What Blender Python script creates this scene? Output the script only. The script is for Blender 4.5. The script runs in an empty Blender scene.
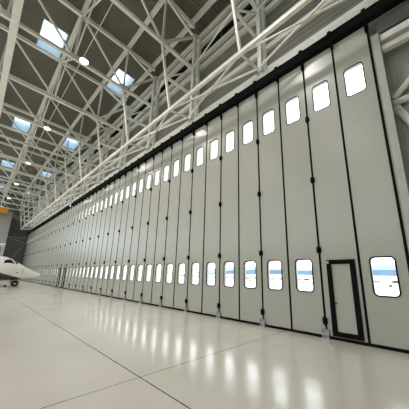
import bpy, math, random
from mathutils import Vector, Matrix
random.seed(7)
sc = bpy.context.scene
COL = sc.collection
PI = math.pi

# ------------------------------------------------------------------ materials
def nmat(name):
    m = bpy.data.materials.new(name); m.use_nodes = True
    nt = m.node_tree
    return m, nt, nt.nodes['Principled BSDF']

def lin(c):
    return tuple(((v/12.92) if v <= .04045 else ((v+.055)/1.055)**2.4) for v in c)

def paint(name, rgb, rough=.5, metal=0., var=.06, scale=3., bump=0., spec=.5):
    """painted surface with faint uneven colour"""
    m, nt, p = nmat(name)
    c = lin(rgb)
    n = nt.nodes.new('ShaderNodeTexNoise'); n.inputs['Scale'].default_value = scale; n.inputs['Detail'].default_value = 4
    tc = nt.nodes.new('ShaderNodeTexCoord'); nt.links.new(tc.outputs['Object'], n.inputs['Vector'])
    r = nt.nodes.new('ShaderNodeValToRGB')
    r.color_ramp.elements[0].position = .3; r.color_ramp.elements[1].position = .7
    r.color_ramp.elements[0].color = tuple(v*(1-var) for v in c)+(1,)
    r.color_ramp.elements[1].color = tuple(min(1, v*(1+var)) for v in c)+(1,)
    nt.links.new(n.outputs['Fac'], r.inputs['Fac']); nt.links.new(r.outputs['Color'], p.inputs['Base Color'])
    p.inputs['Roughness'].default_value = rough; p.inputs['Metallic'].default_value = metal
    p.inputs['Specular IOR Level'].default_value = spec
    if bump:
        b = nt.nodes.new('ShaderNodeBump'); b.inputs['Strength'].default_value = bump; b.inputs['Distance'].default_value = .02
        nt.links.new(n.outputs['Fac'], b.inputs['Height']); nt.links.new(b.outputs['Normal'], p.inputs['Normal'])
    return m

def emit(name, rgb, s):
    m, nt, p = nmat(name)
    p.inputs['Base Color'].default_value = (.8, .8, .8, 1)
    p.inputs['Emission Color'].default_value = rgb+(1,); p.inputs['Emission Strength'].default_value = s
    return m

def glass(name, tint=(1, 1, 1), refl=1.0):
    m = bpy.data.materials.new(name); m.use_nodes = True
    nt = m.node_tree; nt.nodes.clear()
    out = nt.nodes.new('ShaderNodeOutputMaterial'); mix = nt.nodes.new('ShaderNodeMixShader')
    t = nt.nodes.new('ShaderNodeBsdfTransparent'); t.inputs['Color'].default_value = tint+(1,)
    g = nt.nodes.new('ShaderNodeBsdfGlossy'); g.inputs['Roughness'].default_value = .02
    lw = nt.nodes.new('ShaderNodeLayerWeight'); lw.inputs['Blend'].default_value = .5
    pw = nt.nodes.new('ShaderNodeMath'); pw.operation = 'POWER'; pw.inputs[1].default_value = 5
    nt.links.new(lw.outputs['Facing'], pw.inputs[0])
    f = nt.nodes.new('ShaderNodeMath'); f.operation = 'MULTIPLY_ADD'; f.inputs[1].default_value = .9; f.inputs[2].default_value = .05
    nt.links.new(pw.outputs[0], f.inputs[0]); nt.links.new(f.outputs[0], mix.inputs['Fac'])
    nt.links.new(t.outputs[0], mix.inputs[1]); nt.links.new(g.outputs[0], mix.inputs[2])
    nt.links.new(mix.outputs[0], out.inputs['Surface'])
    return m

M = {}
M['panel'] = paint('panel_grey_paint', (.725, .73, .69), .30, 0, .03, .8, .012, .6)
M['black'] = paint('black_rubber', (.10, .10, .10), .85, 0, .06, 3, 0, .05)
M['blackpaint'] = paint('black_paint', (.09, .09, .095), .8, 0, .06, 3, 0, .06)
M['steel'] = paint('galvanised_steel', (.70, .71, .71), .35, .7)
M['white_steel'] = paint('white_painted_steel', (.93, .93, .90), .45, 0, .05)
M['cream_steel'] = paint('cream_painted_steel', (.95, .945, .91), .45, 0, .05)
M['deck'] = paint('roof_deck_sheet', (.50, .49, .44), .5, .0, .05)
M['clad'] = paint('grey_cladding', (.60, .60, .565), .55, 0, .08, 1.5)
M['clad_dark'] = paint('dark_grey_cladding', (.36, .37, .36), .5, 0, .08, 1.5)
M['clad_pier'] = paint('pale_grey_cladding', (.62, .63, .62), .5, 0, .05, 1.5)
M['jamb'] = paint('jamb_grey_paint', (.74, .75, .72), .4)
M['glass'] = glass('window_glass')
M['tint'] = glass('skylight_glass', (.86, .94, 1.0))
M['diffuser'] = emit('lamp_diffuser', (1, .86, .62), 7)
M['yellow'] = paint('crane_yellow', (.86, .62, .10), .4)
M['jetglass'] = paint('cockpit_glass', (.04, .045, .05), .08)
M['tyre'] = paint('tyre_rubber', (.06, .06, .06), .7)
M['alu'] = paint('polished_aluminium', (.75, .76, .78), .25, .9)
M['outwhite'] = paint('outside_white_wall', (.80, .80, .78), .7)
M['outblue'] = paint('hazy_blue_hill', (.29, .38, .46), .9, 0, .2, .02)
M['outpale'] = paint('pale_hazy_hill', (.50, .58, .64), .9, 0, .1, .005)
M['outgrey'] = paint('outside_grey', (.50, .50, .53), .7)

def floor_mat():
    m, nt, p = nmat('epoxy_floor')
    N = nt.nodes.new; L = nt.links.new
    tc = N('ShaderNodeTexCoord')
    n1 = N('ShaderNodeTexNoise'); n1.inputs['Scale'].default_value = .55; n1.inputs['Detail'].default_value = 6
    L(tc.outputs['Object'], n1.inputs['Vector'])
    r = N('ShaderNodeValToRGB')
    a, b = lin((.875, .85, .795)), lin((.915, .89, .84))
    r.color_ramp.elements[0].position = .3; r.color_ramp.elements[0].color = a+(1,)
    r.color_ramp.elements[1].position = .7; r.color_ramp.elements[1].color = b+(1,)
    L(n1.outputs['Fac'], r.inputs['Fac'])
    # saw-cut joints: one along the doors, one across
    sx = N('ShaderNodeSeparateXYZ'); L(tc.outputs['Object'], sx.inputs[0])
    def line(sock, at, w):
        s = N('ShaderNodeMath'); s.operation = 'SUBTRACT'; L(sock, s.inputs[0]); s.inputs[1].default_value = at
        ab = N('ShaderNodeMath'); ab.operation = 'ABSOLUTE'; L(s.outputs[0], ab.inputs[0])
        lt = N('ShaderNodeMath'); lt.operation = 'LESS_THAN'; L(ab.outputs[0], lt.inputs[0]); lt.inputs[1].default_value = w
        return lt.outputs[0]
    j1 = line(sx.outputs['Y'], -5.12, .011); j2 = line(sx.outputs['X'], -3.66, .0075)
    mx = N('ShaderNodeMath'); mx.operation = 'MAXIMUM'; L(j1, mx.inputs[0]); L(j2, mx.inputs[1])
    mm = N('ShaderNodeMix'); mm.data_type = 'RGBA'
    L(mx.outputs[0], mm.inputs['Factor']); L(r.outputs['Color'], mm.inputs['A']); mm.inputs['B'].default_value = (.05, .045, .035, 1)
    L(mm.outputs['Result'], p.inputs['Base Color'])
    n2 = N('ShaderNodeTexNoise'); n2.inputs['Scale'].default_value = 1.6; n2.inputs['Detail'].default_value = 8; n2.inputs['Roughness'].default_value = .65
    L(tc.outputs['Object'], n2.inputs['Vector'])
    mr = N('ShaderNodeMapRange'); mr.inputs['From Min'].default_value = .3; mr.inputs['From Max'].default_value = .7
    mr.inputs['To Min'].default_value = .12; mr.inputs['To Max'].default_value = .21
    L(n2.outputs['Fac'], mr.inputs['Value']); L(mr.outputs['Result'], p.inputs['Roughness'])
    n3 = N('ShaderNodeTexNoise'); n3.inputs['Scale'].default_value = 5; n3.inputs['Detail'].default_value = 5
    L(tc.outputs['Object'], n3.inputs['Vector'])
    bp = N('ShaderNodeBump'); bp.inputs['Strength'].default_value = .10; bp.inputs['Distance'].default_value = .02
    L(n3.outputs['Fac'], bp.inputs['Height']); L(bp.outputs['Normal'], p.inputs['Normal'])
    p.inputs['Specular IOR Level'].default_value = .6
    return m
M['floor'] = floor_mat()

def jet_mat():
    m, nt, p = nmat('jet_livery')
    N = nt.nodes.new; L = nt.links.new
    tc = N('ShaderNodeTexCoord'); s = N('ShaderNodeSeparateXYZ'); L(tc.outputs['Object'], s.inputs[0])
    # local frame: nose tip at y=0, tail towards -y; boundary height falls towards the nose
    k = N('ShaderNodeMath'); k.operation = 'MULTIPLY_ADD'; L(s.outputs['Y'], k.inputs[0]); k.inputs[1].default_value = -.30; k.inputs[2].default_value = .36
    cl = N('ShaderNodeMath'); cl.operation = 'MINIMUM'; L(k.outputs[0], cl.inputs[0]); cl.inputs[1].default_value = 1.5
    d = N('ShaderNodeMath'); d.operation = 'SUBTRACT'; L(s.outputs['Z'], d.inputs[0]); L(cl.outputs[0], d.inputs[1])
    r = N('ShaderNodeValToRGB'); r.color_ramp.interpolation = 'CONSTANT'
    e = r.color_ramp.elements
    e[0].position = 0; e[0].color = lin((.20, .19, .20))+(1,)
    e[1].position = .38; e[1].color = lin((.36, .22, .15))+(1,)
    x = e.new(.5); x.color = lin((.93, .92, .90))+(1,)
    ad = N('ShaderNodeMath'); ad.operation = 'ADD'; L(d.outputs[0], ad.inputs[0]); ad.inputs[1].default_value = .5
    L(ad.outputs[0], r.inputs['Fac']); L(r.outputs['Color'], p.inputs['Base Color'])
    p.inputs['Roughness'].default_value = .18
    p.inputs['Coat Weight'].default_value = .5
    return m
M['jet'] = jet_mat()
M['jetwhite'] = paint('jet_white', (.92, .91, .89), .2)

# ------------------------------------------------------------------ mesh helpers
class MB:
    def __init__(s): s.v = []; s.f = []
    def quad_strip(s, rings, close=True, cap=True):
        b = len(s.v); n = len(rings[0])
        for r in rings: s.v.extend([tuple(p) for p in r])
        for i in range(len(rings)-1):
            for j in range(n if close else n-1):
                k = (j+1) % n
                s.f.append((b+i*n+j, b+i*n+k, b+(i+1)*n+k, b+(i+1)*n+j))
        if cap and close:
            s.f.append(tuple(b+j for j in reversed(range(n))))
            s.f.append(tuple(b+(len(rings)-1)*n+j for j in range(n)))
        return s
    def box(s, lo, hi):
        (x0, y0, z0), (x1, y1, z1) = lo, hi
        b = len(s.v)
        s.v += [(x0,y0,z0),(x1,y0,z0),(x1,y1,z0),(x0,y1,z0),(x0,y0,z1),(x1,y0,z1),(x1,y1,z1),(x0,y1,z1)]
        s.f += [tuple(b+i for i in q) for q in ((0,3,2,1),(4,5,6,7),(0,1,5,4),(1,2,6,5),(2,3,7,6),(3,0,4,7))]
        return s
    def bar(s, p, q, w, h=None, n=4, ch=0.):
        """square (or round, n>4) member from p to q"""
        p, q = Vector(p), Vector(q); h = w if h is None else h
        d = (q-p).normalized()
        up = Vector((0, 0, 1)) if abs(d.z) < .95 else Vector((0, 1, 0))
        a = d.cross(up).normalized(); b_ = a.cross(d).normalized()
        if n == 4:
            prof = [(-w/2, -h/2), (w/2, -h/2), (w/2, h/2), (-w/2, h/2)]
        else:
            prof = [(math.cos(2*PI*i/n)*w/2, math.sin(2*PI*i/n)*h/2) for i in range(n)]
        s.quad_strip([[p+a*x+b_*y for x, y in prof], [q+a*x+b_*y for x, y in prof]])
        return s
    def ibeam(s, p, q, w, h, t=.025):
        """I section from p to q, flanges horizontal"""
        p, q = Vector(p), Vector(q); d = (q-p).normalized()
        a = d.cross(Vector((0, 0, 1))).normalized(); u = a.cross(d).normalized()
        pr = [(-w/2,-h/2),(w/2,-h/2),(w/2,-h/2+t),(t/2,-h/2+t),(t/2,h/2-t),(w/2,h/2-t),(w/2,h/2),(-w/2,h/2),(-w/2,h/2-t),(-t/2,h/2-t),(-t/2,-h/2+t),(-w/2,-h/2+t)]
        s.quad_strip([[p+a*x+u*y for x, y in pr], [q+a*x+u*y for x, y in pr]])
        return s
    def lathe(s, prof, c=(0, 0, 0), axis='z', n=20):
        rings = []
        for r, h in prof:
            ring = []
            for i in range(n):
                t = 2*PI*i/n; x, y = r*math.cos(t), r*math.sin(t)
                ring.append({'z': (c[0]+x, c[1]+y, c[2]+h), 'x': (c[0]+h, c[1]+x, c[2]+y), 'y': (c[0]+y, c[1]+h, c[2]+x)}[axis])
            rings.append(ring)
        return s.quad_strip(rings)
    def mesh(s, name, mat, smooth=False):
        me = bpy.data.meshes.new(name); me.from_pydata(s.v, [], s.f); me.update()
        me.materials.append(mat)
        if smooth:
            for p in me.polygons: p.use_smooth = True
        return me
    def build(s, name, mat, parent=None, smooth=False, loc=None):
        return put(name, s.mesh(name, mat, smooth), parent, loc)

def put(name, me, parent=None, loc=None):
    o = bpy.data.objects.new(name, me); COL.objects.link(o)
    if parent: o.parent = parent
    if loc: o.location = loc
    return o

def tag(o, label=None, cat=None, group=None, kind=None):
    if label: o['label'] = label
    if cat: o['category'] = cat
    if group: o['group'] = group
    if kind: o['kind'] = kind
    return o

def thing(name, label, cat, loc=(0, 0, 0), group=None, rz=0):
    o = bpy.data.objects.new(name, None); COL.objects.link(o)
    o.location = loc; o.rotation_euler = (0, 0, rz); o.empty_display_size = .2
    return tag(o, label, cat, group, 'thing')

def struct(name, mb, mat): return tag(mb.build(name, mat), kind='structure')

ORD = ['', 'first', 'second', 'third', 'fourth', 'fifth', 'sixth', 'seventh', 'eighth', 'ninth', 'tenth', 'eleventh', 'twelfth', 'thirteenth',
       'fourteenth', 'fifteenth', 'sixteenth', 'seventeenth', 'eighteenth', 'nineteenth']
TENS = {20: ('twenty', 'twentieth'), 30: ('thirty', 'thirtieth'), 40: ('forty', 'fortieth'), 50: ('fifty', 'fiftieth')}
def ordinal(n):
    if n < 20: return ORD[n]
    t = n//10*10
    return TENS[t][1] if n == t else TENS[t][0]+'-'+ORD[n-t]

# ------------------------------------------------------------------ layout numbers (metres)
PW = 1.0101; S0 = -1.4492            # door panel pitch, second seam
seam = lambda i: S0 - PW*i           # seams run -1 .. 59
X_END = -61.6; X_NEAR = 9.0; Y_BACK = -30.0; Z_DECK = 17.75; Y_HEAD = .60
TX = lambda k: -4.24 - 4.63*k        # roof truss lines
ZT, ZB = 17.3, 14.0                  # truss chord levels
NY = [-2.3 - 3.05*i for i in range(10)]

# ------------------------------------------------------------------ room shell
struct('floor', MB().box((X_END-1, Y_BACK-1, -.3), (X_NEAR+1, .12, 0)), M['floor'])

# corrugated deck with openings for the skylights
SK_L, SK_W = 2.7, 1.5
sk_x = [-2.0 - 13.89*i for i in range(5)]               # near edge of each opening
sk_y = [-.5 - SK_W, -5.52 - SK_W, -11.4 - SK_W, -16.4 - SK_W, -22.4 - SK_W]     # low edge of each row; last three rows unseen, added for daylight
def corrugated(x0, x1, y0, y1, mb, pitch=.16, d=.055):
    xs = []; x = math.floor(x0/pitch)*pitch
    prof = [(0, 0), (.38, 0), (.5, 1), (.88, 1)]
    pts = []
    while x < x1:
        for a, b in prof:
            px = x+a*pitch
            if x0 < px < x1: pts.append((px, Z_DECK - .0 + b*d))
        x += pitch
    pts = [(x0, pts[0][1])]+pts+[(x1, pts[-1][1])]
    b = len(mb.v)
    for px, z in pts: mb.v += [(px, y0, z), (px, y1, z)]
    for i in range(len(pts)-1):
        mb.f.append((b+2*i, b+2*i+2, b+2*i+3, b+2*i+1))
        # (upper skin closes the sheet)
    b2 = len(mb.v)
    for px in (x0, x1): mb.v += [(px, y0, Z_DECK+.16), (px, y1, Z_DECK+.16)]
    mb.f.append((b2, b2+1, b2+3, b2+2))
dk = MB()
ys = sorted(sk_y); cur = Y_BACK
for y in ys:
    corrugated(X_END, X_NEAR, cur, y, dk)
    right = X_NEAR
    for x in sk_x:
        corrugated(x, right, y, y+SK_W, dk); right = x-SK_L
    corrugated(X_END, right, y, y+SK_W, dk)
    cur = y+SK_W
corrugated(X_END, X_NEAR, cur, Y_HEAD+.2, dk)
struct('ceiling', dk, M['deck'])

def ribbed_wall(mb, x0, x1, z0, z1, y, pitch=.25, d=.03, horiz=False):
    """sheet cladding facing -y"""
    a0, a1 = (z0, z1) if horiz else (x0, x1)
    pts = []; a = a0
    while a < a1-1e-6:
        for f, k in ((0, 0), (.4, 0), (.5, 1), (.9, 1)):
            if a+f*pitch < a1: pts.append((a+f*pitch, y+k*d))
        a += pitch
    pts.append((a1, y))
    b = len(mb.v)
    for q, yy in pts:
        mb.v += ([(x0, yy, q), (x1, yy, q)] if horiz else [(q, yy, z0), (q, yy, z1)])
    for i in range(len(pts)-1): mb.f.append((b+2*i, b+2*i+2, b+2*i+3, b+2*i+1))
    mb.box((x0, y+d+.01, z0), (x1, y+d+.12, z1))
    return mb
struct('wall_header', ribbed_wall(MB(), X_END, X_NEAR, 9.45, Z_DECK+1.3, Y_HEAD, horiz=True), paint('header_cladding', (.50, .50, .465), .55, 0, .06, 1.5))
struct('wall_right', ribbed_wall(MB(), -.44, X_NEAR, 0, 9.45, .46, d=.012), M['clad'])
struct('wall_near', MB().box((X_NEAR, Y_BACK, 0), (X_NEAR+.2, Y_HEAD, Z_DECK)), M['clad'])
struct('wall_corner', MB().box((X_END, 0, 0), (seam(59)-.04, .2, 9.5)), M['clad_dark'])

# rear wall, with an unseen clerestory window added to let daylight in
wb = MB()
WZ0, WZ1 = 8.0, 12.5
wb.box((X_END, Y_BACK-.2, 0), (X_NEAR, Y_BACK, WZ0)).box((X_END, Y_BACK-.2, WZ1), (X_NEAR, Y_BACK, Z_DECK))
struct('wall_back', wb, M['clad'])
wf = MB()
x = X_END
while x < X_NEAR:
    wf.box((x, Y_BACK-.15, WZ0), (x+.12, Y_BACK+.03, WZ1)); x += 4.63
wf.box((X_END, Y_BACK-.15, 10.2), (X_NEAR, Y_BACK+.02, 10.3))
w = struct('window_1', wf, M['white_steel'])
MB().box((X_END, Y_BACK-.08, WZ0), (X_NEAR, Y_BACK-.06, WZ1)).build('pane', M['glass'], w)

# far end wall: dark recess, pale pier, glazed bay
EZ0, EZ1, EY0, EY1 = 6.5, 16.0, -29.0, -9.6
we = MB()
we.box((X_END-.2, EY1, 0), (X_END, Y_HEAD, Z_DECK)).box((X_END-.2, Y_BACK, 0), (X_END, EY0, Z_DECK))
we.box((X_END-.2, EY0, 0), (X_END, EY1, EZ0)).box((X_END-.2, EY0, EZ1), (X_END, EY1, Z_DECK))
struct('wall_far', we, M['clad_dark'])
wf = MB(); y = EY0
while y <= EY1+.01:
    wf.box((X_END-.15, y-.05, EZ0), (X_END+.04, y+.05, EZ1)); y += (EY1-EY0)/8
for z in (EZ0, 9.6, 12.8, EZ1): wf.box((X_END-.15, EY0, z-.05), (X_END+.03, EY1, z+.05))
w = struct('window_2', wf, M['white_steel'])
MB().box((X_END-.09, EY0, EZ0), (X_END-.07, EY1, EZ1)).build('pane', M['tint'], w)
pr = MB(); py0, py1 = -9.4, -3.45
for i in range(12):
    a = py0+(py1-py0)*i/12; b = py0+(py1-py0)*(i+1)/12
    pr.box((X_END, a, 0), (-58.05, b, 12.9)); pr.box((-58.05, a+.06, 6.9), (-58.0, b-.06, 12.85))
struct('wall_pier', pr, M['clad_pier'])
struct('trim_1', MB().box((-58.05, py0, 6.45), (-57.9, py1+.03, 6.75)), M['cream_steel'])
wp = MB()
for i in range(5):
    yy = py0+.6+1.25*i; wp.box((-58.06, yy-.04, 4.7), (-57.97, yy+.04, 6.2))
wp.box((-58.06, py0+.5, 4.62), (-57.96, py1-.1, 4.7)).box((-58.06, py0+.5, 6.2), (-57.96, py1-.1, 6.28)).box((-58.06, py1-.14, 4.62), (-57.96, py1-.06, 6.28))
w = struct('window_3', wp, M['white_steel'])
MB().box((-58.03, py0+.5, 4.7), (-58.0, py1-.1, 6.2)).build('pane', paint('blue_window_glass', (.45, .60, .70), .08), w)
fb = MB()                                    # bracing on the dark end wall
fb.bar((X_END+.1, -3.3, 1.5), (X_END+.1, -.1, 7.5), .1).bar((X_END+.1, -3.3, 8.5), (X_END+.1, -.1, 7.5), .1).bar((X_END+.1, -3.4, 8.6), (X_END+.1, 0, 8.6), .12)
struct('trim_2', fb, M['clad'])

# horizontal wall rails above the doors
for n, (z, hh, yy, mt) in enumerate([(10.22, .22, .05, 'white_steel'), (10.95, .16, .5, 'white_steel'), (12.15, .26, .5, 'white_steel'), (13.2, .16, .5, 'white_steel'),
                                 (14.45, .30, .5, 'white_steel'), (15.15, .26, .5, 'white_steel'), (16.35, .30, .5, 'white_steel'), (17.1, .30, .5, 'white_steel')]):
    struct('trim_%d' % (n+3), MB().box((X_END, yy-.06, z-hh/2), (X_NEAR, Y_HEAD if yy > .3 else yy+.2, z+hh/2)), M[mt])
lv = MB()
x = X_END+.5
while x < X_NEAR-2:
    lv.box((x, Y_HEAD-.05, 15.45), (x+1.45, Y_HEAD, 16.0)); x += 1.5433
tag(lv.build('window_4', M['blackpaint']), kind='structure')
# bay beside the doors
struct('trim_12', MB().box((-.2, .02, 8.95), (X_NEAR, .42, 9.45)), M['clad_dark'])

# ------------------------------------------------------------------ jamb column, rails and tube bracing beside the doors
t = thing('jamb_column', 'tall pale grey box column standing at the near edge of the hangar doors', 'column', (-.31, .1, 0))
MB().box((-.055, -.14, 0), (.115, .355, 8.92)).build('shaft', M['jamb'], t)
MB().box((-.06, -.18, 0), (.16, .355, .03)).build('base_plate', M['steel'], t)
t = thing('horizontal_beam', 'upper of two pale horizontal beams joining the jamb column near its top', 'beam', (0, .15, 8.78))
MB().box((-.17, -.1, -.11), (X_NEAR, .1, .11)).build('beam_body', M['white_steel'], t)
MB().box((-.19, -.13, -.15), (-.165, .13, .15)).build('end_plate', M['steel'], t)
t = thing('horizontal_beam', 'lower and thinner of two pale horizontal beams near top of jamb column', 'beam', (0, .15, 8.42))
MB().box((-.17, -.08, -.08), (X_NEAR, .08, .08)).build('beam_body', M['white_steel'], t)
MB().box((-.19, -.11, -.12), (-.165, .11, .12)).build('end_plate', M['steel'], t)
t = thing('tube_bracing', 'pale round tubes fanning out from a node on the jamb column', 'bracing', (-.18, .355, 6.65))
MB().bar((.06, 0, .12), (3.0, 0, 3.1), .17, n=16).build('tube', M['white_steel'], t, True)
MB().bar((0, 0, -.02), (X_NEAR+.1, 0, -.02), .20, n=16).build('tube', M['white_steel'], t, True)
MB().bar((.08, 0, -.2), (2.3, 0, -6.4), .19, n=16).build('tube', M['white_steel'], t, True)
MB().box((0, -.02, -.4), (.16, .02, .35)).build('gusset_plate', M['steel'], t)

# ------------------------------------------------------------------ folding hangar door panels
def rrect(cx, cz, w, h, r, n=5):
    """counter-clockwise rounded rectangle, 4*(n+1) points"""
    pts = []
    for (sx, sz, a0) in ((1, 1, 0), (-1, 1, PI/2), (-1, -1, PI), (1, -1, 3*PI/2)):
        for i in range(n+1):
            a = a0+PI/2*i/n
            pts.append((cx+sx*(w/2-r)+r*math.cos(a), cz+sz*(h/2-r)+r*math.sin(a)))
    return pts
def outer_for(cx, cz, x0, x1, z0, z1, hole, n=5):
    """matching points on the rectangle x0..x1, z0..z1 (corner arcs map to its corners)"""
    out = []
    for c, (sx, sz) in enumerate(((1, 1), (-1, 1), (-1, -1), (1, -1))):
        X = x1 if sx > 0 else x0; Z = z1 if sz > 0 else z0
        for i in range(n+1):
            px, pz = hole[c*(n+1)+i]
            a = i/n
            first_vertical = c in (0, 2)         # arc starts on the side (c=0,2) or on the top/bottom (c=1,3)
            on_side = (a < .5) if first_vertical else (a > .5)
            if abs(a-.5) < .11: out.append((X, Z))
            elif on_side: out.append((X, pz))
            else: out.append((px, Z))
    return out
WIN_W, LOW_H, UP_H = .50, .95, 1.03
LOW_C, UP_C = 1.72, 7.76
PH = 9.5; TH = .12
def leaf_mesh(low=True):
    g = .028
    x0, x1 = -PW/2+g, PW/2-g
    mb = MB(); n = 6
    bands = [(.08, LOW_C-LOW_H/2-.25, None), (LOW_C-LOW_H/2-.25, LOW_C+LOW_H/2+.25, LOW_C if low else None),
             (LOW_C+LOW_H/2+.25, UP_C-UP_H/2-.25, None), (UP_C-UP_H/2-.25, UP_C+UP_H/2+.25, UP_C), (UP_C+UP_H/2+.25, PH, None)]
    for y, flip in ((0, False), (TH, True)):
        for z0, z1, c in bands:
            if c is None:
                b = len(mb.v); mb.v += [(x0, y, z0), (x1, y, z0), (x1, y, z1), (x0, y, z1)]
                mb.f.append((b, b+1, b+2, b+3) if not flip else (b+3, b+2, b+1, b))
            else:
                h = LOW_H if c == LOW_C else UP_H
                hole = rrect(0, c, WIN_W, h, .10, n); out = outer_for(0, c, x0, x1, z0, z1, hole, n)
                b = len(mb.v); N = len(hole)
                mb.v += [(p[0], y, p[1]) for p in hole]+[(p[0], y, p[1]) for p in out]
                for i in range(N):
                    j = (i+1) % N
                    q = (b+i, b+N+i, b+N+j, b+j)
                    mb.f.append(q if not flip else q[::-1])
    # reveals and edges
    for c in ([LOW_C] if low else [])+[UP_C]:
        h = LOW_H if c == LOW_C else UP_H
        hole = rrect(0, c, WIN_W, h, .10, n); b = len(mb.v); N = len(hole)
        mb.v += [(p[0], 0, p[1]) for p in hole]+[(p[0], TH, p[1]) for p in hole]
        for i in range(N):
            j = (i+1) % N; mb.f.append((b+i, b+j, b+N+j, b+N+i))
    b = len(mb.v)
    r = [(x0, .08), (x1, .08), (x1, PH), (x0, PH)]
    mb.v += [(p[0], 0, p[1]) for p in r]+[(p[0], TH, p[1]) for p in r]
    for i in range(4):
        j = (i+1) % 4; mb.f.append((b+i, b+4+i, b+4+j, b+j))
    return mb
def ring_mesh(c, h, w=WIN_W, t=.028, y0=-.014, y1=.012, n=6):
    a = rrect(0, c, w-.004, h-.004, .098, n); o = rrect(0, c, w+2*t, h+2*t, .10+t, n)
    mb = MB(); N = len(a)
    rings = [[(p[0], y1, p[1]) for p in a], [(p[0], y0, p[1]) for p in a], [(p[0], y0, p[1]) for p in o], [(p[0], -.001, p[1]) for p in o]]
    b = 0
    for r in rings: mb.v += r
    for k in range(3):
        for i in range(N):
            j = (i+1) % N; mb.f.append((k*N+i, k*N+j, (k+1)*N+j, (k+1)*N+i))
    return mb
def pane_mesh(c, h):
    a = rrect(0, c, WIN_W+.01, h+.01, .10, 6); mb = MB()
    N = len(a); mb.v += [(p[0], .07, p[1]) for p in a]; mb.f.append(tuple(range(N)))
    return mb
ME = {}
ME['leaf'] = leaf_mesh(True).mesh('leaf', M['panel'])
ME['leaf_door'] = leaf_mesh(False).mesh('leaf_with_door', M['panel'])
ME['low_frame'] = ring_mesh(LOW_C, LOW_H, t=.032).mesh('window_gasket_low', M['black'])
ME['up_frame'] = ring_mesh(UP_C, UP_H, t=.022).mesh('window_gasket_up', M['black'])
ME['low_pane'] = pane_mesh(LOW_C, LOW_H).mesh('pane_low', M['glass'])
ME['up_pane'] = pane_mesh(UP_C, UP_H).mesh('pane_up', M['glass'])
ME['sweep'] = MB().box((-PW/2+.003, -.012, .005), (PW/2-.003, .05, .082)).mesh('bottom_sweep', M['black'])
ME['seal'] = MB().box((-PW/2-.0265, -.008, .09), (-PW/2+.0335, TH, PH)).mesh('edge_seal', M['black'])
hm = MB().lathe([(.0, -.09), (.048, -.09), (.048, -.025), (.056, -.02), (.056, .02), (.048, .025), (.048, .09), (0, .09)], (-PW/2, -.055, 0), 'z', 12)
hm.box((-PW/2-.07, -.014, -.075), (-PW/2+.07, -.009, .075))
ME['hinge'] = hm.mesh('hinge', M['blackpaint'])
kn = MB().lathe([(0, -.08), (.06, -.08), (.06, .08), (0, .08)], (-PW/2, -.06, 9.36), 'z', 12).box((-PW/2-.05, -.05, 9.2), (-PW/2+.05, -.009, 9.45))
ME['top_pivot'] = kn.mesh('top_pivot', M['blackpaint'])
fg = MB().box((-PW/2-.095, -.085, .004), (-PW/2+.095, -.013, .03)).box((-PW/2-.095, -.08, .03), (-PW/2-.065, -.02, .24)).box((-PW/2+.065, -.08, .03), (-PW/2+.095, -.02, .24))
fg.box((-PW/2-.065, -.04, .03), (-PW/2+.065, -.02, .25)).bar((-PW/2-.095, -.06, .12), (-PW/2+.095, -.06, .12), .06, n=12).bar((-PW/2, -.06, .2), (-PW/2, -.06, .34), .04, n=10)
ME['guide'] = fg.mesh('floor_guide', M['steel'])
ca = MB().box((-PW/2-.05, -.245, 9.38), (-PW/2+.06, -.23, 9.56)).box((-PW/2-.02, -.2, 9.32), (-PW/2+.05, -.012, 9.49))
ME['carrier'] = ca.mesh('roller_carrier', M['blackpaint'])
# walk-through door
DX0, DX1, DZ0, DZ1 = -.32, .405, .105, 2.17
FW = .125
df = MB()
df.box((DX0, -.055, DZ0), (DX0+FW, -.002, DZ1)).box((DX1-FW, -.055, DZ0), (DX1, -.002, DZ1)).box((DX0+FW, -.055, DZ1-FW), (DX1-FW, -.002, DZ1)).box((DX0+FW, -.055, DZ0), (DX1-FW, -.002, DZ0+FW))
ME['door_frame'] = df.mesh('door_frame', M['blackpaint'])
ME['door_leaf'] = MB().box((DX0+FW-.01, -.02, DZ0+FW-.01), (DX1-FW+.01, -.003, DZ1-FW+.01)).mesh('walk_through_door', M['panel'])
dh = MB().box((DX0+FW-.07, -.062, .88), (DX0+FW-.02, -.05, 1.04)).bar((DX0+FW-.045, -.05, .97), (DX0+FW-.045, -.10, .97), .022, n=10).bar((DX0+FW-.05, -.10, .97), (DX0+FW+.085, -.10, .97), .022, n=10)
ME['door_handle'] = dh.mesh('door_handle', M['blackpaint'])
ME['door_closer'] = MB().box((DX0+.01, -.075, DZ1-.11), (DX0+.07, -.05, DZ1-.03)).mesh('door_stop', M['steel'])
ME['trim_strip'] = MB().box((DX1+.015, -.006, .085), (DX1+.05, -.0005, 2.17)).box((DX0-.06, -.008, .085), (DX1+.06, -.0005, DZ0-.002)).mesh('threshold_strip', M['jamb'])  # threshold, plus a paler upright strip imitating light caught on the panel

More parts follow.
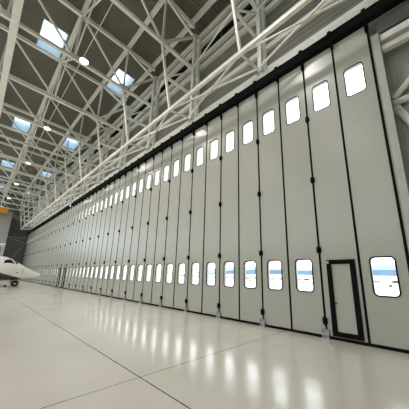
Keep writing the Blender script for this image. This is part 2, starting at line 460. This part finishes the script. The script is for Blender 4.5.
FAR_DOORS = (27, 29)
for j in range(-1, 59):
    x = (seam(j)+seam(j+1))/2
    grp = 'hangar door panels along the wall'
    if j == -1: lab = 'grey hangar door panel beside the pale jamb column, taking the near end of the row'
    elif j == 0: lab = 'grey hangar door panel with black-framed walk-through door close to the jamb column'
    elif j in FAR_DOORS: lab = 'grey hangar door panel with the %s of two small far walk-through doors' % ('nearer' if j == 27 else 'farther')
    else: lab = 'grey hangar door panel, %s past the near black-framed walk-through door towards the aircraft' % ordinal(j)
    if j > 34 and j not in FAR_DOORS: lab = 'grey hangar door panel in the far half, %s past the near walk-through door' % ordinal(j)
    t = thing('hangar_door_panel', lab, 'door panel', (x, 0, 0), grp)
    isd = j == 0 or j in FAR_DOORS
    put('leaf', ME['leaf_door' if isd else 'leaf'], t)
    up = put('upper_window', ME['up_frame'], t); put('pane', ME['up_pane'], up)
    if isd:
        d = put('walk_through_door', ME['door_leaf'], t); put('door_frame', ME['door_frame'], d); put('door_handle', ME['door_handle'], d); put('door_stop', ME['door_closer'], d)
        put('threshold_strip', ME['trim_strip'], t)
    else:
        lo = put('lower_window', ME['low_frame'], t); put('pane', ME['low_pane'], lo)
    put('bottom_sweep', ME['sweep'], t); put('edge_seal', ME['seal'], t)
    if (j+1) % 2 == 1:                                          # hinged seams are the odd ones, on the far edge
        for z in (.47, 2.48, 4.77, 7.06): put('hinge', ME['hinge'], t, (0, 0, z))
        put('floor_guide', ME['guide'], t); put('top_pivot', ME['top_pivot'], t)
    else:
        put('roller_carrier', ME['carrier'], t)
    if j == -1:
        s = put('edge_seal', ME['seal'], t, (PW, 0, 0))
        put('top_pivot', ME['top_pivot'], t, (PW, 0, 0))

# ------------------------------------------------------------------ door tracks
bm_ = MB().box((-.06, -.05, -.055), (.06, .05, .07)).box((-.025, -.025, .07), (.025, .025, .11))
ME['hanger'] = bm_.mesh('track_hanger', M['blackpaint'])
def track(x0, x1, label, rng):
    t = thing('door_track', label, 'track', ((x0+x1)/2, 0, 9.78))
    L = abs(x1-x0)/2
    mb = MB().box((-L, -.20, -.27), (L, .0, .09))
    mb.box((-L, -.22, -.27), (L, -.20, -.23)).box((-L, -.22, .05), (L, -.20, .09)).box((-L, -.212, -.15), (L, -.20, -.12))
    mb.build('channel', M['blackpaint'], t)
    for i in rng:
        put('track_hanger', ME['hanger'], t, (seam(i)-(x0+x1)/2, -.13, .145))
    return t
track(.9, seam(29)+.12, 'long black overhead door track above the near half of the panels', range(-1, 29))
track(seam(29)-.55, X_END+.1, 'black overhead door track above the far half of the panels', range(30, 59))
t = thing('track_joint_bracket', 'pale steel bracket in the gap where the two black door tracks meet', 'bracket', (seam(29)-.2, 0, 9.78))
MB().box((-.3, -.2, -.2), (.25, 0, .12)).build('bracket_body', M['white_steel'], t)
MB().box((-.35, -.24, .12), (.3, .04, .17)).build('top_plate', M['steel'], t)

# ------------------------------------------------------------------ wall columns above the track
KS = list(range(-2, 13))
near_word = lambda k: ordinal(k+1)+' in view from the near end' if k >= 0 else ('one bay' if k == -1 else 'two bays')+' nearer than those in view'
ME['post'] = MB().box((-.09, -.09, 10.35), (.09, .09, 16.7)).mesh('post', M['white_steel'])
lac = MB()
for i in range(8):
    z = 10.5+.78*i
    lac.bar((0, .09, z), (0, .33, z+.39), .05).bar((0, .33, z+.39), (0, .09, z+.78), .05)
ME['lacing'] = lac.mesh('lacing', M['white_steel'])
ME['cap'] = MB().bar((0, .0, 16.66), (0, .42, 16.66), .18).mesh('cap_beam', M['white_steel'])
ME['foot'] = MB().box((-.16, -.12, 10.351), (.16, .5, 10.40)).mesh('base_plate', M['steel'])
for k in KS:
    t = thing('wall_column', 'white twin-post column above the door track, %s' % near_word(k), 'column', (TX(k), .0, 0), 'twin-post columns above the door track')
    put('post', ME['post'], t); put('post', ME['post'], t, (0, .4, 0)); put('lacing', ME['lacing'], t); put('cap_beam', ME['cap'], t); put('base_plate', ME['foot'], t)

# ------------------------------------------------------------------ roof trusses (span from the door wall into the hall)
ME['top_chord'] = MB().ibeam((0, -.1, ZT), (0, Y_BACK+.05, ZT), .19, .22).mesh('top_chord', M['white_steel'])
ME['bottom_chord'] = MB().bar((0, -.11, ZB), (0, Y_BACK+.05, ZB), .17, .17).mesh('bottom_chord', M['cream_steel'])
ME['vertical'] = MB().bar((0, 0, ZB), (0, 0, ZT), .10).mesh('vertical', M['white_steel'])
ME['diagonal'] = MB().bar((0, -3.05, ZT), (0, 0, ZB), .10).mesh('diagonal', M['white_steel'])
ME['end_diagonal'] = MB().bar((0, -2.3, ZT), (0, -.16, 16.5), .13).mesh('end_diagonal', M['white_steel'])
ME['knee'] = MB().bar((0, -2.3, ZB), (0, -.16, 16.4), .13).mesh('knee_brace', M['white_steel'])
ME['plate'] = MB().box((-.012, -.25, -.2), (.012, .25, .22)).mesh('gusset_plate', M['white_steel'])
for k in KS:
    t = thing('roof_truss', 'white roof truss spanning away from the doors, %s' % near_word(k), 'truss', (TX(k), 0, 0), 'roof trusses square to the doors')
    put('top_chord', ME['top_chord'], t); put('bottom_chord', ME['bottom_chord'], t); put('end_diagonal', ME['end_diagonal'], t); put('knee_brace', ME['knee'], t)
    for i, y in enumerate(NY[:9]):
        put('vertical', ME['vertical'], t, (0, y, 0))
        put('diagonal', ME['diagonal'], t, (0, y, 0))
        put('gusset_plate', ME['plate'], t, (0, y, ZB+.1))

# beams running along the hall
pl = ['one closest to the door wall', 'second from the door wall', 'third from the door wall', 'fourth from the door wall', 'fifth from the door wall', 'sixth from the door wall', 'seventh from the door wall']
for i, y in enumerate([-.25]+NY[:6]):
    t = thing('roof_purlin', 'long white roof beam under the deck, '+pl[i], 'roof beam', (0, y, 17.56), 'roof beams along the hall')
    MB().ibeam((X_END+.05, 0, 0), (X_NEAR-.05, 0, 0), .23, .24).build('beam_body', M['white_steel'], t)
t = thing('box_girder', 'broad cream box girder running the length of the hall under the trusses', 'girder', (0, -8.05, 13.66))
MB().box((X_END+.05, -.15, -.17), (X_NEAR-.05, .15, .17)).build('girder_body', M['cream_steel'], t)
for k in KS:
    put('saddle', ME.setdefault('saddle', MB().box((-.2, -.13, .17), (.2, .13, .235)).mesh('saddle', M['steel'])), t, (TX(k), 0, 0))
# lateral bracing between neighbouring trusses
lb = MB().bar((-.2, -5.35, ZB+.1), (-4.43, -5.35, ZT-.2), .075); ME['sway_a'] = lb.mesh('brace', M['white_steel'])
lb = MB().bar((-.2, -5.35, ZT-.2), (-4.43, -5.35, ZB+.1), .075); ME['sway_b'] = lb.mesh('brace', M['white_steel'])
for k in KS[:-1]:
    t = thing('bracing_frame', 'crossed thin braces between roof trusses, %s' % near_word(k), 'brace', (TX(k), 0, 0), 'crossed braces between roof trusses')
    put('brace', ME['sway_a'], t); put('brace', ME['sway_b'], t)

# ------------------------------------------------------------------ header truss in front of the doors
YF, ZF = -1.5, 10.15
t = thing('door_header_truss', 'long white lattice truss hung in front of the wall above the door track', 'truss', (0, 0, 0))
MB().bar((-60.4, YF, ZF), (X_NEAR-.3, YF, ZF), .14, .14).build('bottom_chord', M['cream_steel'], t)
N0, N1, N2 = (0, -2.3, ZB), (0, -1.9, 12.0), (0, YF, ZF)
ME['h1'] = MB().bar((0, -2.285, ZB-.13), N1, .11).bar(N1, N2, .11).mesh('hanger', M['cream_steel'])
ME['s1'] = MB().bar(N1, (0, -.17, 12.1), .12).mesh('strut', M['white_steel'])
ME['s2'] = MB().bar(N2, (0, -.2, 10.42), .08).mesh('strut', M['white_steel'])
ME['s3'] = MB().bar(N1, (0, -.19, 13.65), .07).mesh('strut', M['white_steel'])
ME['p1'] = MB().bar(N2, (4.63, -.22, 10.46), .065).mesh('plan_brace', M['cream_steel'])
ME['p2'] = MB().bar(N2, (-4.63, -.22, 10.46), .065).mesh('plan_brace', M['cream_steel'])
ME['w1'] = MB().bar(N1, (-4.63, -.18, 13.8), .05).mesh('wind_brace', M['white_steel'])
for k in KS:
    loc = (TX(k), 0, 0)
    put('hanger', ME['h1'], t, loc); put('strut', ME['s1'], t, loc); put('strut', ME['s2'], t, loc); put('strut', ME['s3'], t, loc)
    if k > -2: put('plan_brace', ME['p1'], t, loc)
    if k < 12: put('plan_brace', ME['p2'], t, loc); put('wind_brace', ME['w1'], t, loc)
# end frame of the header truss
ef = MB()
for (a, b) in (((-60.3, YF, ZF), (-60.3, -2.3, ZT)), ((-60.3, YF, 12), (-60.3, 0, 12.6)), ((-60.3, YF, ZF), (-60.3, 0, 10.4)), ((-60.3, YF-.4, 13), (-60.3, -.1, 16)), ((-60.3, YF, ZF), (-60.3, 0, 13.5))):
    ef.bar(a, b, .14)
ef.build('end_frame', M['white_steel'], t)

# ------------------------------------------------------------------ skylights
def curb():
    mb = MB(); L, W, H = SK_L/2-.06, SK_W/2-.06, 1.05
    for lo, hi in (((-L-.05, -W-.05, -.02), (-L, W+.05, H)), ((L, -W-.05, -.02), (L+.05, W+.05, H)), ((-L, -W-.05, -.02), (L, -W, H)), ((-L, W, -.02), (L, W+.05, H))):
        mb.box(lo, hi)
    for lo, hi in (((-L-.22, -W-.22, .17), (-L-.04, W+.22, .19)), ((L+.04, -W-.22, .17), (L+.22, W+.22, .19)), ((-L-.04, -W-.22, .17), (L+.04, -W-.04, .19)), ((-L-.04, W+.04, .17), (L+.04, W+.22, .19))):
        mb.box(lo, hi)
    return mb
ME['curb'] = curb().mesh('curb', paint('pale_blue_curb', (.74, .785, .81), .6))  # bluish sky light on the curb walls is painted into this colour
ME['sk_pane'] = MB().box((-SK_L/2+.06, -SK_W/2+.06, .90), (SK_L/2-.06, SK_W/2-.06, .92)).mesh('pane', M['tint'])
fr = MB()
for x in (-SK_L/6, SK_L/6): fr.box((x-.025, -SK_W/2+.06, .85), (x+.025, SK_W/2-.06, .90))
fr.box((-SK_L/2+.06, -.02, .86), (SK_L/2-.06, .02, .89))
ME['sk_frame'] = fr.mesh('glazing_frame', M['white_steel'])
rown = ['row next to the doors', 'second row from the doors', 'third row from the doors', 'fourth row from the doors', 'fifth row from the doors']
for r, y in enumerate(sk_y):
    for i, x in enumerate(sk_x):
        t = thing('skylight', ('bright roof skylight, %s in view from the near end, %s' % (ordinal(i), rown[r]) if i else 'roof skylight nearer than those in view, '+rown[r]), 'skylight', (x-SK_L/2, y+SK_W/2, Z_DECK), 'roof skylights')
        put('curb', ME['curb'], t); put('pane', ME['sk_pane'], t); put('glazing_frame', ME['sk_frame'], t)

# ------------------------------------------------------------------ lamps on their conduit
LY = -4.92
t = thing('lamp_conduit', 'thin straight conduit carrying the hanging lamps along the hall', 'conduit', (0, LY, 14.35))
MB().bar((X_END+.2, 0, 0), (X_NEAR-.2, 0, 0), .045, n=8).build('conduit_tube', M['cream_steel'], t)
hs = MB().lathe([(0, .34), (.07, .34), (.10, .22), (.20, .10), (.25, 0), (.235, 0), (.19, .08), (0, .09)], n=24)
ME['housing'] = hs.mesh('housing', M['white_steel'], True)
ME['diffuser'] = MB().lathe([(0, .03), (.22, .03), (.22, .0), (.12, -.035), (0, -.05)], n=24).mesh('diffuser', M['diffuser'], True)
ME['rod'] = MB().bar((0, 0, .34), (0, 0, .585), .025, n=8).mesh('hanger_rod', M['steel'])
LAMP_W = 205
def lamp(x, y, z, label, grp):
    t = thing('high_bay_lamp', label, 'lamp', (x, y, z), grp)
    put('housing', ME['housing'], t); put('diffuser', ME['diffuser'], t); put('hanger_rod', ME['rod'], t)
    li = bpy.data.lights.get('bay_light')
    if not li:
        li = bpy.data.lights.new('bay_light', 'AREA'); li.shape = 'DISK'; li.size = .5; li.energy = LAMP_W; li.color = (1, .965, .92); li.spread = PI*.95
    o = bpy.data.objects.new('lamp_light', li); COL.objects.link(o); o.parent = t; o.location = (0, 0, -.06)
    return t
for i in range(7):
    x = -3.7 - 9.32*i + (.1 if i == 6 else 0)
    lamp(x, LY, 13.74, ('bright round lamp below the long conduit, %s in view from the near end' % ordinal(i) if i else 'round lamp below the conduit, nearer than those in view'), 'hanging lamps along the conduit')
for r, y in enumerate((-14.2, -23.5)):  # unseen rows behind the camera, added to light the hall
    for i in range(7):
        lamp(-3.7-9.32*i+(.1 if i == 6 else 0), y, 13.74, 'round hanging lamp, %s from the near end in the %s row from the doors' % (ordinal(i+1), ('second', 'third')[r]), 'hanging lamps deeper in the hall')

# ------------------------------------------------------------------ overhead crane at the far end
t = thing('overhead_crane', 'yellow overhead crane girder in front of the far pier', 'crane', (-57.0, -4.4, 12.85))
MB().box((-.3, -24, -.45), (.3, 0, .45)).build('girder', M['yellow'], t)
MB().box((-.9, -.35, .1), (.9, .0, .55)).build('end_carriage', M['yellow'], t)
MB().box((-.35, -1.9, -1.0), (.35, -1.1, -.46)).build('hoist', M['blackpaint'], t)
for sx in (-.6, .6): MB().bar((sx, -.18, .55), (sx, -.18, 1.04), .1).build('hanger_rod', M['steel'], t)

# ------------------------------------------------------------------ business jet, nose to the doors
JX, JY = -34.0, -1.35
jet = thing('business_jet', 'white business jet with dark belly stripe parked nose towards the doors', 'aircraft', (JX, JY, 0))
top = [(0, 1.38), (.12, 1.47), (.4, 1.60), (.88, 1.83), (1.77, 2.33), (2.26, 2.60), (2.86, 2.97), (3.33, 3.18), (3.94, 3.27), (5.5, 3.3), (11.5, 3.3), (14, 3.2), (16.5, 2.95), (17.6, 2.8)]
bot = [(0, 1.32), (.12, 1.18), (.4, 1.02), (.88, .93), (1.77, .80), (2.26, .72), (2.86, .65), (3.33, .60), (3.94, .57), (5.5, .55), (11.5, .6), (14, 1.1), (16.5, 2.1), (17.6, 2.6)]
def prof(tab, d):
    for (a, u), (b, v) in zip(tab, tab[1:]):
        if d <= b: return u+(v-u)*(d-a)/(b-a)
    return tab[-1][1]
def jpt(d, th, off=0.):
    zt, zb = prof(top, d), prof(bot, d)
    hh = (zt-zb)/2; zc = (zt+zb)/2; hw = min(hh*1.02, 1.2)
    # cockpit shoulders: squarer behind the windshield
    return Vector(((hw+off)*math.sin(th), -d, zc+(hh+off)*math.cos(th)))
ds = [0, .06, .15, .3, .5, .88, 1.3, 1.77, 2.05, 2.26, 2.55, 2.86, 3.1, 3.33, 3.6, 3.94, 4.6, 5.5, 8, 11.5, 12.8, 14, 15.3, 16.5, 17.6]
fu = MB().quad_strip([[jpt(d, 2*PI*i/40) for i in range(40)] for d in ds])
fu.build('fuselage', M['jet'], jet, True)
def patch(corners, n=6, off=.012):
    """surface patch from four (d, z-fraction angle) corners"""
    mb = MB(); (a, b, c, e) = corners
    rings = []
    for i in range(n+1):
        u = i/n; row = []
        for k in range(n+1):
            v = k/n
            d = (a[0]*(1-u)+b[0]*u)*(1-v)+(e[0]*(1-u)+c[0]*u)*v
            th = (a[1]*(1-u)+b[1]*u)*(1-v)+(e[1]*(1-u)+c[1]*u)*v
            row.append(jpt(d, th, off))
        rings.append(row)
    mb.quad_strip(rings, False, False)
    return mb
R = math.radians
for s in (1, -1):
    def th(d, z):
        zt, zb = prof(top, d), prof(bot, d)
        return s*math.acos(max(-1, min(1, (z-(zt+zb)/2)/((zt-zb)/2))))
    patch([(2.24, s*R(4)), (2.62, s*R(4)), (2.80, th(2.80, 2.78)), (2.42, th(2.42, 2.36))]).build('windshield', M['jetglass'], jet, True)
    patch([(2.62, th(2.62, 2.42)), (3.60, th(3.60, 2.47)), (3.50, th(3.50, 2.80)), (2.98, th(2.98, 2.88))]).build('cockpit_side_window', M['jetglass'], jet, True)
    for q in range(6):
        d0 = 6.2+.95*q
        patch([(d0, s*R(52)), (d0+.32, s*R(52)), (d0+.32, s*R(72)), (d0, s*R(72))], 3).build('cabin_window', M['jetglass'], jet, True)
    # outline marks on the nose: static ports and access panel
    patch([(1.75, s*R(62)), (1.80, s*R(62)), (1.80, s*R(100)), (1.75, s*R(100))], 3, .006).build('panel_line', M['outgrey'], jet)
    patch([(2.2, s*R(95)), (2.35, s*R(95)), (2.35, s*R(101)), (2.2, s*R(101))], 3, .008).build('sensor', M['blackpaint'], jet)
    # wings
    secs = []
    for (xx, yy, ch, zz, tk) in ((.6, -7.2, 3.6, .95, .32), (4.4, -9.2, 2.1, 1.18, .18), (7.6, -10.9, 1.0, 1.38, .09)):
        secs.append([(s*xx, yy, zz), (s*xx, yy-.15*ch, zz+tk*.45), (s*xx, yy-.45*ch, zz+tk*.5), (s*xx, yy-ch, zz), (s*xx, yy-.5*ch, zz-tk*.4), (s*xx, yy-.12*ch, zz-tk*.35)])
    MB().quad_strip(secs).build('wing', M['jetwhite'], jet)
    MB().quad_strip([[(s*7.6, -10.9, 1.36), (s*7.66, -11.4, 1.36), (s*7.6, -11.9, 1.36), (s*7.54, -11.4, 1.36)], [(s*7.9, -11.6, 2.3), (s*7.93, -11.9, 2.3), (s*7.9, -12.2, 2.3), (s*7.87, -11.9, 2.3)]]).build('winglet', M['jetwhite'], jet)
    e = MB().lathe([(.34, 0), (.50, -.12), (.54, -.7), (.50, -1.8), (.34, -2.7), (.26, -2.9)], (s*1.75, -11.6, 2.55), 'y', 24)
    en = e.build('engine', M['jetwhite'], jet, True)
    MB().lathe([(0, -.03), (.33, -.03), (.33, .01), (0, .18)], (s*1.75, -11.62, 2.55), 'y', 20).build('fan', M['outgrey'], en, True)
    MB().box((min(s*.8, s*1.4), -13.6, 2.45), (max(s*.8, s*1.4), -12.2, 2.6)).build('pylon', M['jetwhite'], jet)
    # main gear
    g = MB().bar((s*1.5, -9.4, .9), (s*1.5, -9.5, .36), .14, n=10).build('main_gear', M['alu'], jet)
    MB().lathe([(0, -.13), (.30, -.13), (.36, -.07), (.36, .07), (.30, .13), (0, .13)], (s*1.5, -9.5, .36), 'x', 24).build('wheel', M['tyre'], g, True)
    sx = []
    for xx, yy, ch, zz in ((0.05, -16.9, 1.6, 5.6), (2.9, -18.0, .8, 5.7)):
        sx.append([(s*xx, yy, zz), (s*xx, yy-.4*ch, zz+.07), (s*xx, yy-ch, zz), (s*xx, yy-.4*ch, zz-.07)])
    MB().quad_strip(sx).build('tailplane', M['jetwhite'], jet)
MB().quad_strip([[(0, -14.2, 3.0), (.14, -15.4, 2.9), (0, -17.4, 2.75), (-.14, -15.4, 2.9)], [(0, -16.7, 5.7), (.07, -17.4, 5.7), (0, -18.4, 5.7), (-.07, -17.4, 5.7)]]).build('fin', M['jetwhite'], jet)
g = MB().bar((0, -2.3, .85), (0, -2.2, .33), .17, n=10).bar((0, -3.0, .7), (0, -2.25, .45), .10, n=8).build('nose_gear', M['alu'], jet)
for s in (1, -1):
    w = MB().lathe([(0, -.10), (.26, -.10), (.33, -.055), (.33, .055), (.26, .10), (0, .10)], (s*.19, -2.2, .332), 'x', 24).build('wheel', M['tyre'], g, True)
    MB().lathe([(0, -.108), (.13, -.108), (.13, .108), (0, .108)], (s*.19, -2.2, .332), 'x', 16).build('wheel_hub', M['alu'], g, True)
    MB().box((s*.33-.012, -3.5, .22), (s*.33+.012, -2.75, .72)).build('gear_door', M['jetwhite'], jet)
t = thing('wheel_chock', 'dark wheel chock lying on the floor behind the jet nose wheel', 'chock', (JX+.3, JY-3.0, 0))
MB().quad_strip([[(-.3, -.1, 0), (.3, -.1, 0), (.3, .1, 0), (-.3, .1, 0)], [(-.3, -.02, .16), (.3, -.02, .16), (.3, .02, .16), (-.3, .02, .16)]]).build('chock_body', M['blackpaint'], t)

# ------------------------------------------------------------------ outside, seen through the windows
struct('outside_ground', MB().box((-6000, .13, -.4), (2000, 2400, -.08)), paint('apron_concrete', (.78, .77, .74), .8, 0, .05, .05))
hl = MB()
hp = []
x = -900.
while x < 700:
    hp.append((x, max(0, min(1, (x+900)/350))*(29+3*math.sin(x*.004)+2.5*math.sin(x*.013+1)+1*math.sin(x*.041)))); x += 25
b = 0
for x, h in hp: hl.v += [(x, 620, -5), (x, 680, h*1.0), (x, 800, h*1.15), (x, 950, -5)]
for i in range(len(hp)-1):
    for k in range(3): hl.f.append((4*i+k, 4*i+4+k, 4*i+5+k, 4*i+1+k))
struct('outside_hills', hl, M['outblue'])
h2 = MB(); n2 = 0
x = -2200.
while x < 1500:
    h = max(.05, min(1, (x+2200)/700))*(95+14*math.sin(x*.0021)+9*math.sin(x*.0057+2))
    h2.v += [(x, 1500, -5), (x, 1700, h), (x, 2100, -5)]; n2 += 1; x += 60
for i in range(n2-1):
    for k in range(2): h2.f.append((3*i+k, 3*i+3+k, 3*i+4+k, 3*i+1+k))
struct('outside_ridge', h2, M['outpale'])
def outside_building(x, y, w, d, h, lab):
    t = thing('outside_building', lab, 'building', (x, y, -.08))
    MB().box((-w/2, 0, 0), (w/2, d, h)).build('walls', M['outwhite'], t)
    MB().quad_strip([[(-w/2-.5, -.5, h), (w/2+.5, -.5, h), (w/2+.5, d+.5, h), (-w/2-.5, d+.5, h)], [(-w/2-.5, d/2-.1, h+1.1), (w/2+.5, d/2-.1, h+1.1), (w/2+.5, d/2+.1, h+1.1), (-w/2-.5, d/2+.1, h+1.1)]]).build('roof', M['outwhite'], t)
    n = max(2, int(w/9))
    for i in range(n):
        xx = -w/2+w*(i+.5)/n
        MB().box((xx-2, -.06, .6), (xx+2, 0, h*.5)).build('window', M['outgrey'], t)
outside_building(-25, 190, 62, 20, 4.3, 'long low white building seen through the window beside the walk-through door')
outside_building(-110, 200, 74, 20, 4.4, 'second low white building seen across the apron through the door windows')
outside_building(-205, 210, 80, 20, 4.3, 'third low white building farther along the apron seen through the door windows')
def van(x, y, rz, lab):
    t = thing('outside_van', lab, 'van', (x, y, -.08), None, rz)
    s = [(-2.4, .4), (2.5, .4), (2.5, 1.1), (1.7, 1.3), (1.2, 2.1), (-2.4, 2.15)]
    MB().quad_strip([[(a, -.9, b) for a, b in s], [(a, .9, b) for a, b in s]]).build('body', M['outwhite'], t)
    MB().box((-1.0, -.92, 1.25), (1.1, .92, 1.85)).build('side_glass', M['jetglass'], t)
    for a in (-1.5, 1.6):
        for c in (-.8, .8):
            MB().lathe([(0, -.1), (.36, -.1), (.36, .1), (0, .1)], (a, c, .36), 'y', 16).build('wheel', M['tyre'], t)
van(-9.2, 85, .2, 'white van parked outside, seen through the window beside the jamb column')
van(-38, 90, -.1, 'white van parked outside, seen through the window past the walk-through door')
van(-66, 88, .1, 'white van parked outside, seen through the second window past the walk-through door')

# ------------------------------------------------------------------ sky
wd = bpy.data.worlds.new('sky'); sc.world = wd; wd.use_nodes = True
nt = wd.node_tree; N = nt.nodes.new; L = nt.links.new
bg = nt.nodes['Background']
tc = N('ShaderNodeTexCoord'); sp = N('ShaderNodeSeparateXYZ'); L(tc.outputs['Generated'], sp.inputs[0])
cr = N('ShaderNodeValToRGB'); L(sp.outputs['Z'], cr.inputs['Fac'])
e = cr.color_ramp.elements
e[0].position = 0; e[0].color = (1, 1, 1, 1); e[1].position = 1; e[1].color = (.84, .92, 1, 1)
x = e.new(.3); x.color = (.92, .97, 1, 1)
L(cr.outputs['Color'], bg.inputs['Color']); bg.inputs['Strength'].default_value = 4.0

# ------------------------------------------------------------------ camera (fitted to the photograph)
f_px, yaw, pit, rol = 227.7538, .7781, .2369, .0258
ca_, sa_, cb, sb, cc, ss = math.cos(yaw), math.sin(yaw), math.cos(pit), math.sin(pit), math.cos(rol), math.sin(rol)
fw = Vector((-sa_*cb, ca_*cb, sb)); r0 = Vector((ca_, sa_, 0)); u0 = r0.cross(fw)
rt = r0*cc+u0*ss; up = u0*cc-r0*ss
cam = bpy.data.cameras.new('camera'); co = bpy.data.objects.new('camera', cam); COL.objects.link(co)
m = Matrix((rt, up, -fw)).transposed().to_4x4(); m.translation = Vector((0, -7.3531, 1.6)); co.matrix_world = m
cam.sensor_width = 36; cam.lens = 36*f_px/409
cam.shift_x = (204.5-208.3444)/409; cam.shift_y = (221.7343-204.5)/409
cam.clip_end = 3000; cam.clip_start = .05
sc.camera = co

sc.view_settings.view_transform = 'Standard'; sc.view_settings.look = 'None'; sc.view_settings.gamma = 1
sc.view_settings.use_curve_mapping = False
sc.view_settings.exposure = 0.0
sc.cycles.max_bounces = 10; sc.cycles.diffuse_bounces = 6; sc.cycles.transparent_max_bounces = 16
sc.cycles.use_denoising = True
